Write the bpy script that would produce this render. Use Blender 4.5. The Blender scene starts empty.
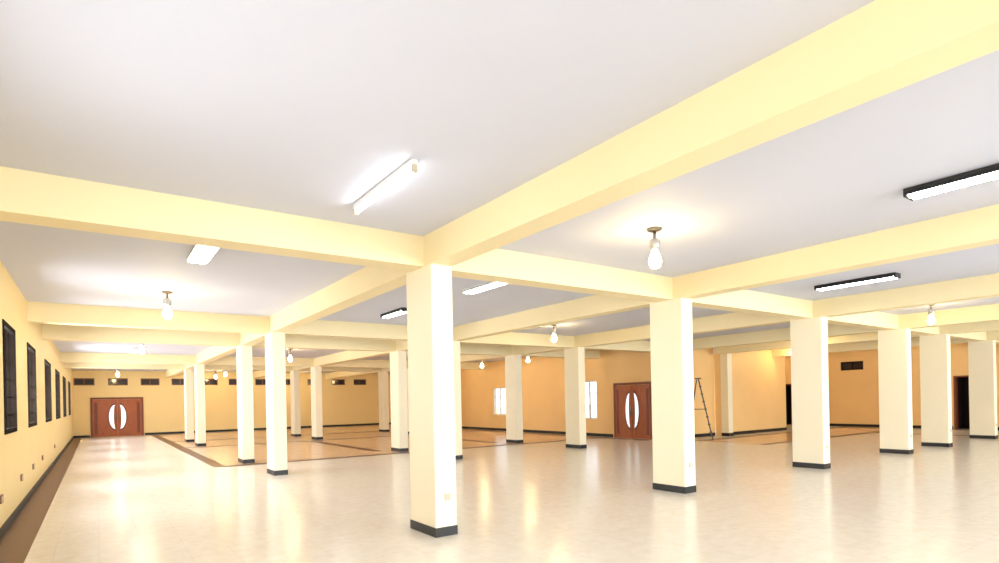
import bpy, bmesh, math
from mathutils import Vector, Matrix, Euler
S = bpy.context.scene
S.view_settings.view_transform = 'Standard'
S.view_settings.exposure = 0.98

H_BEAM = 3.20
H_CEIL = 3.56
XL, XR, XE = -1.0, 16.9, 29.0      # left wall, right wall (far part), east end wall
YB, YF, YM = -9.0, 37.5, 13.3      # behind camera, far wall, mid wall

# ---------------------------------------------------------------- materials
def new_mat(name):
    m = bpy.data.materials.new(name); m.use_nodes = True
    nt = m.node_tree
    return m, nt, nt.nodes['Principled BSDF']

def paint(name, col, rough=0.6, var=0.06, scale=1.2, bump=0.05):
    m, nt, b = new_mat(name)
    tc = nt.nodes.new('ShaderNodeTexCoord')
    n = nt.nodes.new('ShaderNodeTexNoise'); n.inputs['Scale'].default_value = scale
    n.inputs['Detail'].default_value = 5
    nt.links.new(tc.outputs['Object'], n.inputs['Vector'])
    r = nt.nodes.new('ShaderNodeValToRGB')
    r.color_ramp.elements[0].position = 0.3; r.color_ramp.elements[1].position = 0.7
    r.color_ramp.elements[0].color = [c*(1-var) for c in col]+[1]
    r.color_ramp.elements[1].color = [min(1, c*(1+var*0.5)) for c in col]+[1]
    nt.links.new(n.outputs['Fac'], r.inputs['Fac'])
    nt.links.new(r.outputs['Color'], b.inputs['Base Color'])
    b.inputs['Roughness'].default_value = rough
    n2 = nt.nodes.new('ShaderNodeTexNoise'); n2.inputs['Scale'].default_value = 60
    nt.links.new(tc.outputs['Object'], n2.inputs['Vector'])
    bp = nt.nodes.new('ShaderNodeBump'); bp.inputs['Strength'].default_value = bump
    bp.inputs['Distance'].default_value = 0.01
    nt.links.new(n2.outputs['Fac'], bp.inputs['Height'])
    nt.links.new(bp.outputs['Normal'], b.inputs['Normal'])
    return m

def emis(name, col, s):
    m, nt, b = new_mat(name)
    b.inputs['Base Color'].default_value = (*col, 1)
    b.inputs['Emission Color'].default_value = (*col, 1)
    b.inputs['Emission Strength'].default_value = s
    return m

def plain(name, col, rough=0.5, metal=0.0, spec=.5):
    m, nt, b = new_mat(name)
    b.inputs['Base Color'].default_value = (*col, 1)
    b.inputs['Roughness'].default_value = rough
    b.inputs['Metallic'].default_value = metal
    b.inputs['Specular IOR Level'].default_value = spec
    return m

def wood(name, c0, c1):
    m, nt, b = new_mat(name)
    tc = nt.nodes.new('ShaderNodeTexCoord')
    mp = nt.nodes.new('ShaderNodeMapping'); mp.inputs['Scale'].default_value = (8, 8, 0.8)
    n = nt.nodes.new('ShaderNodeTexNoise'); n.inputs['Scale'].default_value = 3; n.inputs['Detail'].default_value = 8
    r = nt.nodes.new('ShaderNodeValToRGB')
    r.color_ramp.elements[0].color = (*c0, 1); r.color_ramp.elements[1].color = (*c1, 1)
    r.color_ramp.elements[0].position = .35; r.color_ramp.elements[1].position = .65
    nt.links.new(tc.outputs['Object'], mp.inputs['Vector']); nt.links.new(mp.outputs['Vector'], n.inputs['Vector'])
    nt.links.new(n.outputs['Fac'], r.inputs['Fac']); nt.links.new(r.outputs['Color'], b.inputs['Base Color'])
    b.inputs['Roughness'].default_value = 0.4
    return m

def tile_floor(name, c1, c2, c3):
    m, nt, b = new_mat(name)
    tc = nt.nodes.new('ShaderNodeTexCoord')
    br = nt.nodes.new('ShaderNodeTexBrick')
    br.offset = 0.0; br.squash = 1.0
    br.inputs['Scale'].default_value = 1.0
    br.inputs['Brick Width'].default_value = 0.4
    br.inputs['Row Height'].default_value = 0.4
    br.inputs['Mortar Size'].default_value = 0.003
    br.inputs['Mortar Smooth'].default_value = 0.3
    br.inputs['Color1'].default_value = (*c1, 1)
    br.inputs['Color2'].default_value = (*c2, 1)
    br.inputs['Mortar'].default_value = (*c3, 1)
    nt.links.new(tc.outputs['Object'], br.inputs['Vector'])
    n = nt.nodes.new('ShaderNodeTexNoise'); n.inputs['Scale'].default_value = 7; n.inputs['Detail'].default_value = 7
    n.inputs['Roughness'].default_value = 0.65
    nt.links.new(tc.outputs['Object'], n.inputs['Vector'])
    r = nt.nodes.new('ShaderNodeValToRGB')
    r.color_ramp.elements[0].position = .3; r.color_ramp.elements[1].position = .6
    r.color_ramp.elements[0].color = (0.94, 0.91, 0.86, 1); r.color_ramp.elements[1].color = (1, 1, 1, 1)
    nt.links.new(n.outputs['Fac'], r.inputs['Fac'])
    mx = nt.nodes.new('ShaderNodeMixRGB'); mx.blend_type = 'MULTIPLY'; mx.inputs['Fac'].default_value = 1
    nt.links.new(br.outputs['Color'], mx.inputs['Color1']); nt.links.new(r.outputs['Color'], mx.inputs['Color2'])
    nt.links.new(mx.outputs['Color'], b.inputs['Base Color'])
    rr = nt.nodes.new('ShaderNodeMapRange')
    rr.inputs['To Min'].default_value = 0.17; rr.inputs['To Max'].default_value = 0.25
    nt.links.new(n.outputs['Fac'], rr.inputs['Value']); nt.links.new(rr.outputs['Result'], b.inputs['Roughness'])
    b.inputs['IOR'].default_value = 1.5
    bp = nt.nodes.new('ShaderNodeBump'); bp.inputs['Strength'].default_value = 0.1; bp.inputs['Distance'].default_value = 0.003
    nt.links.new(br.outputs['Fac'], bp.inputs['Height']); bp.invert = True
    nt.links.new(bp.outputs['Normal'], b.inputs['Normal'])
    return m

def glass_mat():
    m, nt, b = new_mat('window_glass')
    nt.nodes.remove(b)
    t = nt.nodes.new('ShaderNodeBsdfTransparent'); g = nt.nodes.new('ShaderNodeBsdfGlossy')
    g.inputs['Roughness'].default_value = 0.03
    mx = nt.nodes.new('ShaderNodeMixShader'); mx.inputs['Fac'].default_value = 0.05
    nt.links.new(t.outputs[0], mx.inputs[1]); nt.links.new(g.outputs[0], mx.inputs[2])
    nt.links.new(mx.outputs[0], nt.nodes['Material Output'].inputs['Surface'])
    return m

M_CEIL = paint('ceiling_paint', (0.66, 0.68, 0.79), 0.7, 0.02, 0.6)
M_COL  = paint('column_paint', (0.94, 0.86, 0.66), 0.5, 0.02)
M_BEAM = paint('beam_paint', (0.92, 0.785, 0.475), 0.5, 0.02)
M_WALLY = paint('yellow_wall_paint', (0.93, 0.73, 0.35), 0.5, 0.02)
M_WALLO = paint('orange_wall_paint', (0.92, 0.61, 0.27), 0.5, 0.03)
M_FLOOR = tile_floor('marble_tile', (0.95, 0.90, 0.825), (0.935, 0.88, 0.80), (0.84, 0.76, 0.66))
M_PEACH = tile_floor('peach_reflection_tile', (0.90, 0.63, 0.43), (0.87, 0.59, 0.39), (0.66, 0.42, 0.26))  # warm reflection of the orange walls put into the tile colour
M_BROWN = paint('brown_marble', (0.13, 0.04, 0.016), 0.35, 0.2, 8)
M_BASE = paint('black_marble', (0.004, 0.004, 0.005), 0.45, 0.2, 10)
M_FRAME = plain('dark_window_frame', (0.010, 0.006, 0.004), 0.85, 0, .1)
M_REDFR = wood('red_brown_frame', (0.14, 0.03, 0.015), (0.22, 0.05, 0.02))
M_WOOD = wood('door_wood', (0.34, 0.08, 0.02), (0.44, 0.115, 0.03))
M_WOODD = wood('door_wood_dark', (0.17, 0.04, 0.012), (0.23, 0.055, 0.02))
M_DARKROOM = plain('near_black_room', (0.03, 0.02, 0.02), 0.7)
M_GLASS = glass_mat()
M_FROST = emis('frosted_glass_backlight_glow', (0.85, 0.93, 1.0), 0.4)  # mild emission stands in for light coming through from behind
M_DARKGL = plain('dark_glass', (0.03, 0.025, 0.03), 0.1)
M_METAL = plain('aluminium', (0.45, 0.45, 0.47), 0.35, 0.9)
M_LADDER = plain('ladder_metal', (0.10, 0.09, 0.09), 0.4, 0.5)
M_BRASS = plain('aged_brass', (0.26, 0.22, 0.17), 0.35, 0.8)
M_WHITE = plain('white_enamel', (0.80, 0.80, 0.80), 0.35)
M_BLACK = plain('black_housing', (0.015, 0.015, 0.015), 0.4)
M_TUBE = emis('tube_glow', (0.95, 0.97, 1.0), 9)
M_BULB = emis('bulb_glow', (1.0, 0.74, 0.34), 60)
M_PLASTIC = plain('socket_plastic', (0.60, 0.52, 0.38), 0.4)
M_SOCKETB = plain('brown_socket', (0.25, 0.1, 0.04), 0.4)
M_GROUND = paint('outdoor_ground', (0.6, 0.58, 0.5), 0.9, 0.1)

# ---------------------------------------------------------------- mesh helpers
def bx(bm, x0, x1, y0, y1, z0, z1, mi=0):
    vs = [bm.verts.new(p) for p in ((x0,y0,z0),(x1,y0,z0),(x1,y1,z0),(x0,y1,z0),(x0,y0,z1),(x1,y0,z1),(x1,y1,z1),(x0,y1,z1))]
    for f in ((0,3,2,1),(4,5,6,7),(0,1,5,4),(1,2,6,5),(2,3,7,6),(3,0,4,7)):
        fc = bm.faces.new([vs[i] for i in f]); fc.material_index = mi

def cyl(bm, p0, p1, r0, r1=None, seg=16, mi=0, smooth=True):
    r1 = r0 if r1 is None else r1
    p0, p1 = Vector(p0), Vector(p1); d = p1-p0
    q = d.to_track_quat('Z', 'Y').to_matrix()
    a = []; c = []
    for i in range(seg):
        t = 2*math.pi*i/seg; v = Vector((math.cos(t), math.sin(t), 0))
        a.append(bm.verts.new(p0+q@(v*r0))); c.append(bm.verts.new(p1+q@(v*r1)))
    for i in range(seg):
        j = (i+1) % seg
        f = bm.faces.new((a[i], a[j], c[j], c[i])); f.material_index = mi; f.smooth = smooth
    f = bm.faces.new(a[::-1]); f.material_index = mi
    f = bm.faces.new(c); f.material_index = mi

def lathe(bm, prof, seg=18, mi=0):
    rings = []
    for r, z in prof:
        rings.append([bm.verts.new((r*math.cos(2*math.pi*i/seg), r*math.sin(2*math.pi*i/seg), z)) for i in range(seg)])
    for k in range(len(rings)-1):
        for i in range(seg):
            j = (i+1) % seg
            f = bm.faces.new((rings[k][i], rings[k][j], rings[k+1][j], rings[k+1][i])); f.material_index = mi; f.smooth = True
    bm.faces.new(rings[0][::-1]).material_index = mi
    bm.faces.new(rings[-1]).material_index = mi

def mk(name, bm, mats, parent=None, loc=(0,0,0), rot=None, bevel=0):
    bmesh.ops.recalc_face_normals(bm, faces=bm.faces)
    me = bpy.data.meshes.new(name); bm.to_mesh(me); bm.free()
    for m in mats: me.materials.append(m)
    o = bpy.data.objects.new(name, me); S.collection.objects.link(o)
    o.location = loc
    if rot: o.rotation_euler = rot
    if parent: o.parent = parent
    if bevel:
        md = o.modifiers.new('bevel', 'BEVEL'); md.width = bevel; md.segments = 2; md.limit_method = 'ANGLE'
    return o

def empty(name, loc, rot=None):
    e = bpy.data.objects.new(name, None); S.collection.objects.link(e); e.location = loc
    e.empty_display_size = 0.1
    if rot: e.rotation_euler = rot
    return e

# ---------------------------------------------------------------- floor, ceiling, ground
bm = bmesh.new()
bx(bm, XL-.25, XR+.25, YB-.25, YF+.25, -.2, 0); bx(bm, XR+.25, XE+.25, YB-.25, 17.25, -.2, 0)
mk('floor', bm, [M_FLOOR])
bm = bmesh.new()
bx(bm, XL-.25, XR+.25, YB-.25, YF+.25, H_CEIL, H_CEIL+.2); bx(bm, XR+.25, XE+.25, YB-.25, 17.25, H_CEIL, H_CEIL+.2)
mk('ceiling', bm, [M_CEIL])
bm = bmesh.new(); bx(bm, -80, 110, -80, 120, -.4, -.22); mk('outdoor_ground', bm, [M_GROUND])

# ---------------------------------------------------------------- walls
def wall(name, axis, a0, a1, p0, p1, ops, mat):
    bm = bmesh.new()
    def b(u0, u1, z0, z1):
        if u1-u0 < 1e-4 or z1-z0 < 1e-4: return
        if axis == 'Y': bx(bm, p0, p1, u0, u1, z0, z1)
        else: bx(bm, u0, u1, p0, p1, z0, z1)
    cuts = sorted(set([a0, a1]+[o[0] for o in ops]+[o[1] for o in ops]))
    for u0, u1 in zip(cuts[:-1], cuts[1:]):
        z = 0.0
        for o in sorted([o for o in ops if o[0] <= u0+1e-6 and o[1] >= u1-1e-6], key=lambda o: o[2]):
            b(u0, u1, z, o[2]); z = o[3]
        b(u0, u1, z, H_CEIL)
    return mk(name, bm, [mat])

left_wins = [(-6.5,-4.3),(-2.0,.2),(2.3,4.5),(10.0,11.4),(13.3,15.0),(17.6,19.8),(22.0,24.4),(26.8,29.2),(31.8,34.2)]
LW0, LW1 = 1.26, 2.80
wall('wall_left', 'Y', YB, YF, XL-.25, XL, [(a, b, LW0, LW1) for a, b in left_wins], M_WALLY)
vents = [-.5, 1.0, 2.5, 4.0, 5.5, 7.0, 8.5, 10.0, 11.7, 13.3, 14.8]
DX = 0.95
wall('wall_far', 'X', XL, XR, YF, YF+.25,
     [(v-.45, v+.45, 2.78, 3.16) for v in vents], M_WALLY)
rw = [(23.4, 24.6, .8, 2.2), (17.0, 18.0, .7, 2.3), (30.0, 31.2, .8, 2.2)]
wall('wall_right', 'Y', 13.85, YF, XR, XR+.25, rw, M_WALLO)
wall('wall_mid_recess', 'X', XR, 20.0, 13.6, 13.85, [], M_WALLO)
wall('wall_mid', 'X', 20.0, 24.8, YM, YM+.25, [], M_WALLO)
wall('wall_alcove_side', 'Y', YM+.25, 17.0, 24.55, 24.8, [], M_WALLO)
wall('wall_alcove', 'X', 24.55, XE, 17.0, 17.25, [], M_WALLO)
wall('wall_east', 'Y', YB, 17.0, XE, XE+.25, [(15.2, 16.0, 0, 2.1), (7.6, 8.5, 0, 2.2), (11.9, 12.9, 2.65, 3.05), (4.0, 5.2, .9, 2.3)], M_WALLO)
back_wins = [(-.2,2.7),(3.6,7.6),(8.5,12.1),(13,16.5),(17.3,19.7),(21,24),(25,28)]
wall('wall_back', 'X', XL, XE, YB-.25, YB, [(a, b, .7, 2.9) for a, b in back_wins], M_WALLY)

# rooms coloured near black behind the two open doorways in the east wall
for k, (a, b) in enumerate([(15.2, 16.0), (7.6, 8.5)]):
    bm = bmesh.new()
    bx(bm, XE+1.2, XE+1.3, a-.1, b+.1, 0, 2.4); bx(bm, XE+.25, XE+1.2, a-.1, a, 0, 2.4)
    bx(bm, XE+.25, XE+1.2, b, b+.1, 0, 2.4); bx(bm, XE+.25, XE+1.3, a-.1, b+.1, 2.3, 2.4)
    bx(bm, XE+.25, XE+1.3, a-.1, b+.1, -.1, 0)
    mk('wall_backroom_%d' % (k+1), bm, [M_DARKROOM])

# ---------------------------------------------------------------- windows
wn = [0]
def window(axis, a0, a1, z0, z1, p0, p1, fr, nv=3, nh=1, grille=True, glass=M_GLASS, ft=.05, deep=False):
    wn[0] += 1
    L = a1-a0; H = z1-z0
    e = empty('window_%d' % wn[0], (0, a0, z0) if axis == 'Y' else (a0, 0, z0))
    T = p1-p0
    bm = bmesh.new()
    def b(m, u0, u1, w0, w1, t0, t1):
        if axis == 'Y': bx(m, t0, t1, u0, u1, w0, w1)
        else: bx(m, u0, u1, t0, t1, w0, w1)
    t0, t1 = p0+T*.3, p0+T*.3+.07
    f0, f1 = (p0+.01, p1+.012) if deep else (t0, t1)
    b(bm, 0, ft, 0, H, f0, f1); b(bm, L-ft, L, 0, H, f0, f1)
    b(bm, ft, L-ft, 0, ft, f0, f1); b(bm, ft, L-ft, H-ft, H, f0, f1)
    for i in range(1, nv):
        u = L*i/nv; b(bm, u-.02, u+.02, ft, H-ft, t0, t1)
    for i in range(1, nh+1):
        w = H*.68 if nh == 1 else H*i/(nh+1); b(bm, ft, L-ft, w-.015, w+.015, t0+.01, t1-.01)
    mk('frame', bm, [fr], e)
    bm = bmesh.new(); b(bm, ft, L-ft, ft, H-ft, t0+.045, t0+.05); mk('pane', bm, [glass], e)
    if grille:
        g = p1-.04
        bm = bmesh.new(); n = int(L/.2)
        for i in range(1, n):
            u = L*i/n; b(bm, u-.007, u+.007, ft, H-ft, g, g+.014)
        for i in range(1, 6):
            w = H*i/6; b(bm, ft, L-ft, w-.007, w+.007, g-.006, g)
        mk('grille', bm, [M_FRAME], e)
    return e

for a, b in left_wins: window('Y', a, b, LW0, LW1, XL-.25, XL, M_FRAME, nv=3, ft=.07, deep=True)
for v in vents: window('X', v-.45, v+.45, 2.78, 3.16, YF, YF+.25, M_REDFR, 2, 0, False, M_DARKGL, .05)
for a, b, c, d in rw: window('Y', a, b, c, d, XR, XR+.25, M_WHITE, 2, 1, False)
window('Y', 11.9, 12.9, 2.65, 3.05, XE, XE+.25, M_FRAME, 2, 0, False, M_DARKGL)
window('Y', 4.0, 5.2, .9, 2.3, XE, XE+.25, M_FRAME, 2, 1, False)
for a, b in back_wins: window('X', a, b, .7, 2.9, YB-.25, YB, M_FRAME, 4, 1, False)

# ---------------------------------------------------------------- columns and beams
XC = [3.22, 7.83, 12.45, 16.85, 19.65, 23.75]
YR = [-1.8, 5.9, 13.3, 16.6, 25.0, 28.3]
CA, CB = .65, .28
def column(x, y, a=CA, b=CB, plate=None):
    bm = bmesh.new()
    bx(bm, 0, b, 0, a, .11, H_BEAM, 0)
    bx(bm, -.008, b+.008, -.008, a+.008, 0, .11, 1)
    if plate:
        bx(bm, *plate, 2)
    mk('column', bm, [M_COL, M_BASE, M_PLASTIC], None, (x, y, 0))
for i, x in enumerate(XC):
    for j, y in enumerate(YR):
        if i >= 3 and j >= 2: continue
        pl = (.12, .20, -.012, 0, .42, .50) if j == 1 else None
        column(x, y, plate=pl)
# pilaster against mid wall
bm = bmesh.new(); bx(bm, 0, .3, 0, .3, .12, H_BEAM); bx(bm, -.012, .312, -.012, .3, 0, .12, 1)
mk('column', bm, [M_COL, M_BASE], None, (20.0, 13.0, 0))

for i, x in enumerate(XC):
    y1 = YF if i < 3 else (13.6 if i == 3 else YM)
    bm = bmesh.new(); bx(bm, 0, CB, 0, y1-YB, 0, H_CEIL-H_BEAM)
    mk('ceiling_beam', bm, [M_BEAM], None, (x, YB, H_BEAM))
for j, y in enumerate(YR):
    xe = XE if j < 2 else XR
    xs = [XL]+[v for v in XC if v < xe-.1]
    bm = bmesh.new()
    for k, x in enumerate(xs):
        a = x if k == 0 else x+CB
        b_ = xs[k+1] if k+1 < len(xs) else xe
        if b_-a < .05: continue
        bx(bm, a, b_, 0, .32, 0, H_CEIL-H_BEAM)
    mk('ceiling_beam', bm, [M_BEAM], None, (0, y+.17, H_BEAM))

# ---------------------------------------------------------------- baseboards / floor borders
def slab(name, x0, x1, y0, y1, z0, z1, mat):
    bm = bmesh.new(); bx(bm, 0, x1-x0, 0, y1-y0, 0, z1-z0); return mk(name, bm, [mat], None, (x0, y0, z0))
slab('baseboard_left', XL, XL+.015, YB, YF, 0, .12, M_BASE)
slab('baseboard_far', XL+.015, -.27, YF-.015, YF, 0, .12, M_BASE)
slab('baseboard_far', 2.2, XR, YF-.015, YF, 0, .12, M_BASE)
slab('baseboard_right', XR-.015, XR, 16.1, YF-.015, 0, .12, M_BASE)
slab('baseboard_mid', 20.32, 24.8, YM-.015, YM, 0, .12, M_BASE)
slab('baseboard_recess', XR, 20.0, 13.585, 13.6, 0, .12, M_BASE)
slab('baseboard_east', XE-.015, XE, 8.55, 15.15, 0, .12, M_BASE)
slab('baseboard_east', XE-.015, XE, YB, 7.55, 0, .12, M_BASE)
strips = [(XL+.02, XL+.36, YB, YF-.02)]
strips += [(2.45, 2.75, 16.2, 36.9), (2.75, 16.3, 16.1, 16.4), (2.75, 16.3, 24.4, 24.7), (2.75, 16.3, 29.05, 29.4),
           (2.75, 16.3, 36.6, 36.9), (16.3, 16.6, 14.0, 36.9), (7.25, 7.55, 17.4, 24.4), (11.9, 12.2, 17.4, 24.4),
           (17.3, 28.4, 12.3, 12.6), (17.3, 28.4, 9.9, 10.15), (28.4, 28.7, 1.0, 12.6), (24.9,25.2,1.0,9.9)]
for k, (a, b, c, d) in enumerate(strips):
    slab('trim_%d' % (k+1), a, b, c, d, 0, .006, M_BROWN)
# peach fields inside the brown borders: orange wall reflections painted into tile colour
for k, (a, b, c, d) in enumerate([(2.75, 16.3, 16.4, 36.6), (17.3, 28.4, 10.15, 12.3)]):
    slab('floor_reflection_tint_%d' % (k+1), a, b, c, d, 0, .002, M_PEACH)
# wall sockets along left wall
for y, z in [(6.6,.45),(7.4,.42),(8.3,.42),(9.4,.42),(11.8,.45),(13.9,.45),(16.2,.45),(20.8,.45)]:
    bm = bmesh.new(); bx(bm, 0, .02, 0, .2, 0, .1); bx(bm, .02, .026, .03, .09, .02, .08, 1); bx(bm, .02, .026, .11, .17, .02, .08, 1)
    mk('wall_socket', bm, [M_SOCKETB, M_PLASTIC], None, (XL, y, z))

# ---------------------------------------------------------------- double doors with crescent glazing
def arc_panel(bm, side, w, h, mi, zc, t0, t1, x_in):
    """crescent shaped glazing: nearly straight inner edge, bowed outer edge"""
    n = 20; outer = []; inner = []
    for i in range(n+1):
        t = math.pi*i/n; z = zc - h/2*math.cos(t)
        s = math.sin(t)
        outer.append((side*(x_in+w*s), z)); inner.append((side*(x_in+w*s*.25), z))
    rows = []
    for (xo, zo), (xi, zi) in zip(outer, inner):
        rows.append([bm.verts.new((xi, t0, zi)), bm.verts.new((xo, t0, zo)), bm.verts.new((xo, t1, zo)), bm.verts.new((xi, t1, zi))])
    for r0, r1 in zip(rows[:-1], rows[1:]):
        for k in range(4):
            l = (k+1) % 4
            f = bm.faces.new((r0[k], r0[l], r1[l], r1[k])); f.material_index = mi

def door(idx, W, Hh, loc, rz):
    e = empty('door_%d' % idx, loc, (0, 0, rz))
    bm = bmesh.new()
    bx(bm, -W/2, -W/2+.09, -.06, 0, 0, Hh); bx(bm, W/2-.09, W/2, -.06, 0, 0, Hh); bx(bm, -W/2+.09, W/2-.09, -.06, 0, Hh-.09, Hh)
    mk('door_frame', bm, [M_WOODD], e, bevel=.006)
    lw = W/2-.09
    for s, nm in ((-1, 'leaf_left'), (1, 'leaf_right')):
        bm = bmesh.new()
        x0, x1 = (-lw, -.006) if s < 0 else (.006, lw)
        bx(bm, x0, x1, -.04, 0, .01, Hh-.1)
        mk(nm, bm, [M_WOOD], e)
        bm = bmesh.new()
        ox = s*(lw*.80)
        a, b = sorted((ox, s*(lw*.93)))
        bx(bm, a, b, -.052, -.04, .15, Hh-.25)
        mk(nm+'_stile', bm, [M_WOODD], e, bevel=.004)
        bm = bmesh.new(); arc_panel(bm, s, lw*.33, Hh*.72, 0, Hh*.5, -.056, -.04, .07)
        mk(nm+'_crescent_rim', bm, [M_WOODD], e)
        bm = bmesh.new(); arc_panel(bm, s, lw*.26, Hh*.62, 0, Hh*.5, -.062, -.056, .10)
        mk(nm+'_crescent_glass', bm, [M_FROST], e)
        bm = bmesh.new()
        cyl(bm, (s*.05, -.09, Hh*.42), (s*.05, -.09, Hh*.58), .012)
        cyl(bm, (s*.05, -.09, Hh*.43), (s*.05, -.04, Hh*.43), .008); cyl(bm, (s*.05, -.09, Hh*.57), (s*.05, -.04, Hh*.57), .008)
        mk(nm+'_handle', bm, [M_BRASS], e)
door(1, 2.4, 2.12, (DX, YF, 0), 0)
door(2, 1.9, 2.15, (XR, 15.05, 0), -math.pi/2)

for k, (a, b, h) in enumerate([(15.2, 16.0, 2.1), (7.6, 8.5, 2.2)]):
    bm = bmesh.new()
    bx(bm, XE-.02, XE+.25, a, a+.06, 0, h); bx(bm, XE-.02, XE+.25, b-.06, b, 0, h); bx(bm, XE-.02, XE+.25, a+.06, b-.06, h-.06, h)
    mk('door_%d' % (3+k), bm, [M_WOODD])

# ---------------------------------------------------------------- fixtures
def bulb(x, y, s=1.0):
    e = empty('ceiling_bulb_light', (x, y, H_CEIL-.001)); e.scale = (s, s, s)
    bm = bmesh.new(); lathe(bm, [(.005, -.035), (.06, -.03), (.085, -.012), (.09, 0)], 20); mk('ceiling_rose', bm, [M_BRASS], e)
    bm = bmesh.new(); lathe(bm, [(.018, -.13), (.018, -.033)], 12); mk('stem', bm, [M_BRASS], e)
    bm = bmesh.new(); lathe(bm, [(.045, -.25), (.06, -.20), (.06, -.14), (.03, -.115), (.018, -.11)], 18); mk('lamp_holder', bm, [M_METAL], e)
    bm = bmesh.new(); lathe(bm, [(.01, -.465), (.04, -.455), (.062, -.43), (.072, -.39), (.068, -.35), (.05, -.305), (.035, -.27), (.03, -.248)], 16)
    mk('bulb', bm, [M_BULB], e)
for p in [(5.37,4.4),(15.4,4.9),(1.03,11.3),(10,11.6),(1.1,19.1),(14.6,18.6),(.9,34),(5.6,33),(10.2,33),(14.9,32),
          (23.6,12.3),(26.5,4),(18.6,9.5),(5.5,-4.5),(10.2,-4.5),(20.5,-4.5),(5.7,21.0),(10.3,21.5),(27,15),
          (14.9,26.0),(14.9,22.5),(26.6,9.5),(5.6,36.0),(10.2,36.0)]:  # last row: extra bulbs added to brighten far hall and east side
    bulb(*p)

def tube(x, y0, y1, kind='batten', xw=.0):
    L = y1-y0
    e = empty('fluorescent_light', (x, y0, H_CEIL-.001))
    bm = bmesh.new()
    if kind == 'batten':
        bx(bm, -.03, .03, 0, L, -.045, 0); mk('batten', bm, [M_WHITE], e, bevel=.004)
        bm = bmesh.new(); bx(bm, -.022, .022, 0, .035, -.10, -.045); bx(bm, -.022, .022, L-.035, L, -.10, -.045)
        mk('tube_holders', bm, [M_PLASTIC], e)
        bm = bmesh.new(); cyl(bm, (0, .035, -.082), (0, L-.035, -.082), .015, seg=10); mk('tube', bm, [M_TUBE], e)
    else:
        hm = M_BLACK if kind == 'dark' else M_WHITE
        bx(bm, -.11, .11, 0, L, -.03, 0)
        bx(bm, -.11, .11, 0, .03, -.08, -.03); bx(bm, -.11, .11, L-.03, L, -.08, -.03)
        mk('housing', bm, [hm], e, bevel=.004)
        bm = bmesh.new()
        for s in (-1, 1):
            vs = [bm.verts.new(v) for v in ((s*.11,0.03,-.03),(s*.11,L-.03,-.03),(s*.13,L-.03,-.07),(s*.13,.03,-.07),
                                           (s*.102,0.03,-.03),(s*.102,L-.03,-.03),(s*.122,L-.03,-.07),(s*.122,.03,-.07))]
            for f in ((0,1,2,3),(4,5,6,7),(0,1,5,4),(2,3,7,6),(0,3,7,4),(1,2,6,5)): bm.faces.new([vs[i] for i in f])
        mk('reflector_wings', bm, [hm], e)
        bm = bmesh.new()
        for s in (-.05, .05): cyl(bm, (s, .03, -.062), (s, L-.03, -.062), .024, seg=10)
        mk('tubes', bm, [M_TUBE], e)
tube(2.14, 4.15, 5.45)
tube(1.12, 7.3, 8.5, 'white')
tube(5.42, 7.4, 8.6, 'white')
tube(5.35, 10.9, 12.0, 'dark')
tube(6.52, 1.0, 2.25, 'dark')
tube(10.85, 3.9, 5.2, 'dark')
tube(1.1, 22.4, 23.6, 'white')
tube(5.4, 14.6, 15.8, 'white'); tube(1.1, -4, -2.8, 'white'); tube(6.4, -6, -4.8, 'dark'); tube(12, -5.2, -4, 'dark')

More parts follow.
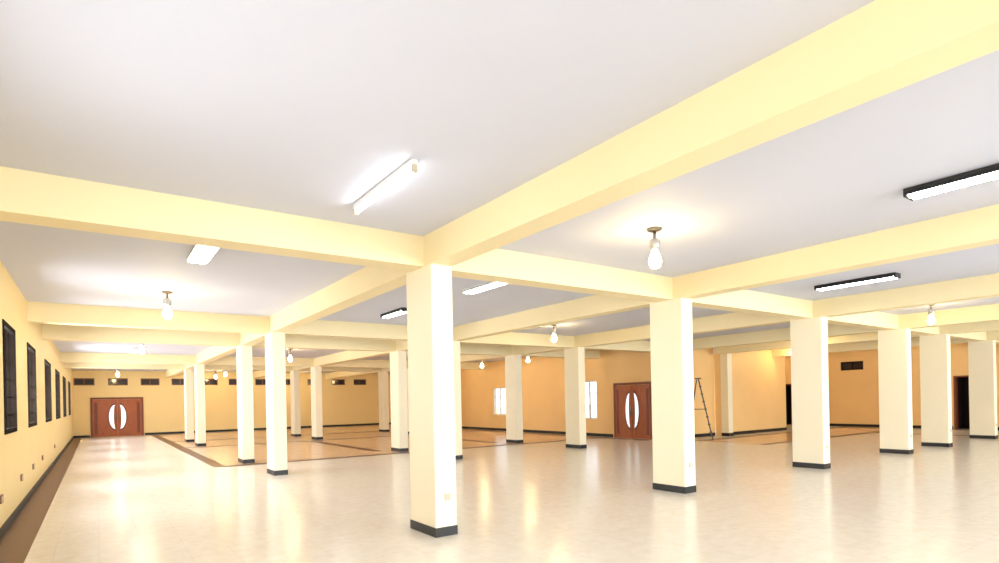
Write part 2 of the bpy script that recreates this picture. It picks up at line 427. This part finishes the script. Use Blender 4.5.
# ---------------------------------------------------------------- step ladder
e = empty('step_ladder', (17.95, 12.85, 0), (0, 0, math.radians(35)))
def rail(bm, p, q, w=.024):
    cyl(bm, p, q, w, seg=8, smooth=False)
Hh = 2.2
bm = bmesh.new()
for s in (-1, 1): rail(bm, (s*.30, -.45, 0.01), (s*.19, .0, Hh))
mk('front_rails', bm, [M_LADDER], e)
bm = bmesh.new()
for i in range(1, 8):
    t = i/8; w = .30-.11*t; y = -.45*(1-t)
    bx(bm, -w, w, y-.045, y+.045, Hh*t-.018, Hh*t+.018)
mk('steps', bm, [M_LADDER], e)
bm = bmesh.new()
for s in (-1, 1): rail(bm, (s*.30, .40, 0.01), (s*.19, .06, Hh-.02), .02)
for t in (.15, .4, .65, .88):
    w = .30-.11*t; y = .40-.34*t; cyl(bm, (-w, y, Hh*t), (w, y, Hh*t), .012, seg=8)
mk('rear_rails', bm, [M_LADDER], e)
bm = bmesh.new(); bx(bm, -.21, .21, -.10, .12, Hh, Hh+.03); mk('top_cap', bm, [M_BLACK], e)
bm = bmesh.new()
for s in (-1, 1): cyl(bm, (s*.245, -.22, Hh*.5), (s*.245, .23, Hh*.5), .008, seg=6)
mk('spreader_bars', bm, [M_LADDER], e)

# ---------------------------------------------------------------- daylight
W = bpy.data.worlds.new('sky_world'); S.world = W; W.use_nodes = True
nt = W.node_tree; bg = nt.nodes['Background']
bg.inputs['Color'].default_value = (0.88, 0.94, 1.0, 1); bg.inputs['Strength'].default_value = 1.3

def area(name, loc, rot, sx, sy, power, col):
    l = bpy.data.lights.new(name, 'AREA'); l.shape = 'RECTANGLE'; l.size = sx; l.size_y = sy
    l.energy = power; l.color = col
    o = bpy.data.objects.new(name, l); S.collection.objects.link(o); o.location = loc; o.rotation_euler = rot
for a, b in back_wins:  # area lamps added as fill outside unseen windows behind the camera
    pw = 62 if a < 0 else (88 if a < 8 else 105)
    area('window_daylight_fill', ((a+b)/2, YB-.35, 1.8), (math.radians(90), 0, 0), b-a, 2.2, pw*(b-a), (.82, .91, 1.0))
for a, b in left_wins:
    pw = 75 if a < 5 else (100 if a < 12 else 180)
    area('window_daylight_fill', (XL-.45, (a+b)/2, 2.1), (0, math.radians(-90), 0), 1.6, b-a, pw, (.93, .96, 1.0))

# ---------------------------------------------------------------- camera
cam = bpy.data.cameras.new('camera'); co = bpy.data.objects.new('camera', cam); S.collection.objects.link(co)
cam.sensor_width = 36; cam.lens = 572/999*36; cam.shift_y = 0.118; cam.clip_start = .05; cam.clip_end = 500
co.matrix_world = Matrix.Translation((0, 0, 1.6)) @ Matrix.Rotation(math.radians(-35.2), 4, 'Z') @ Matrix.Rotation(math.radians(90), 4, 'X') @ Matrix.Rotation(math.radians(-1.13), 4, 'Z')
S.camera = co
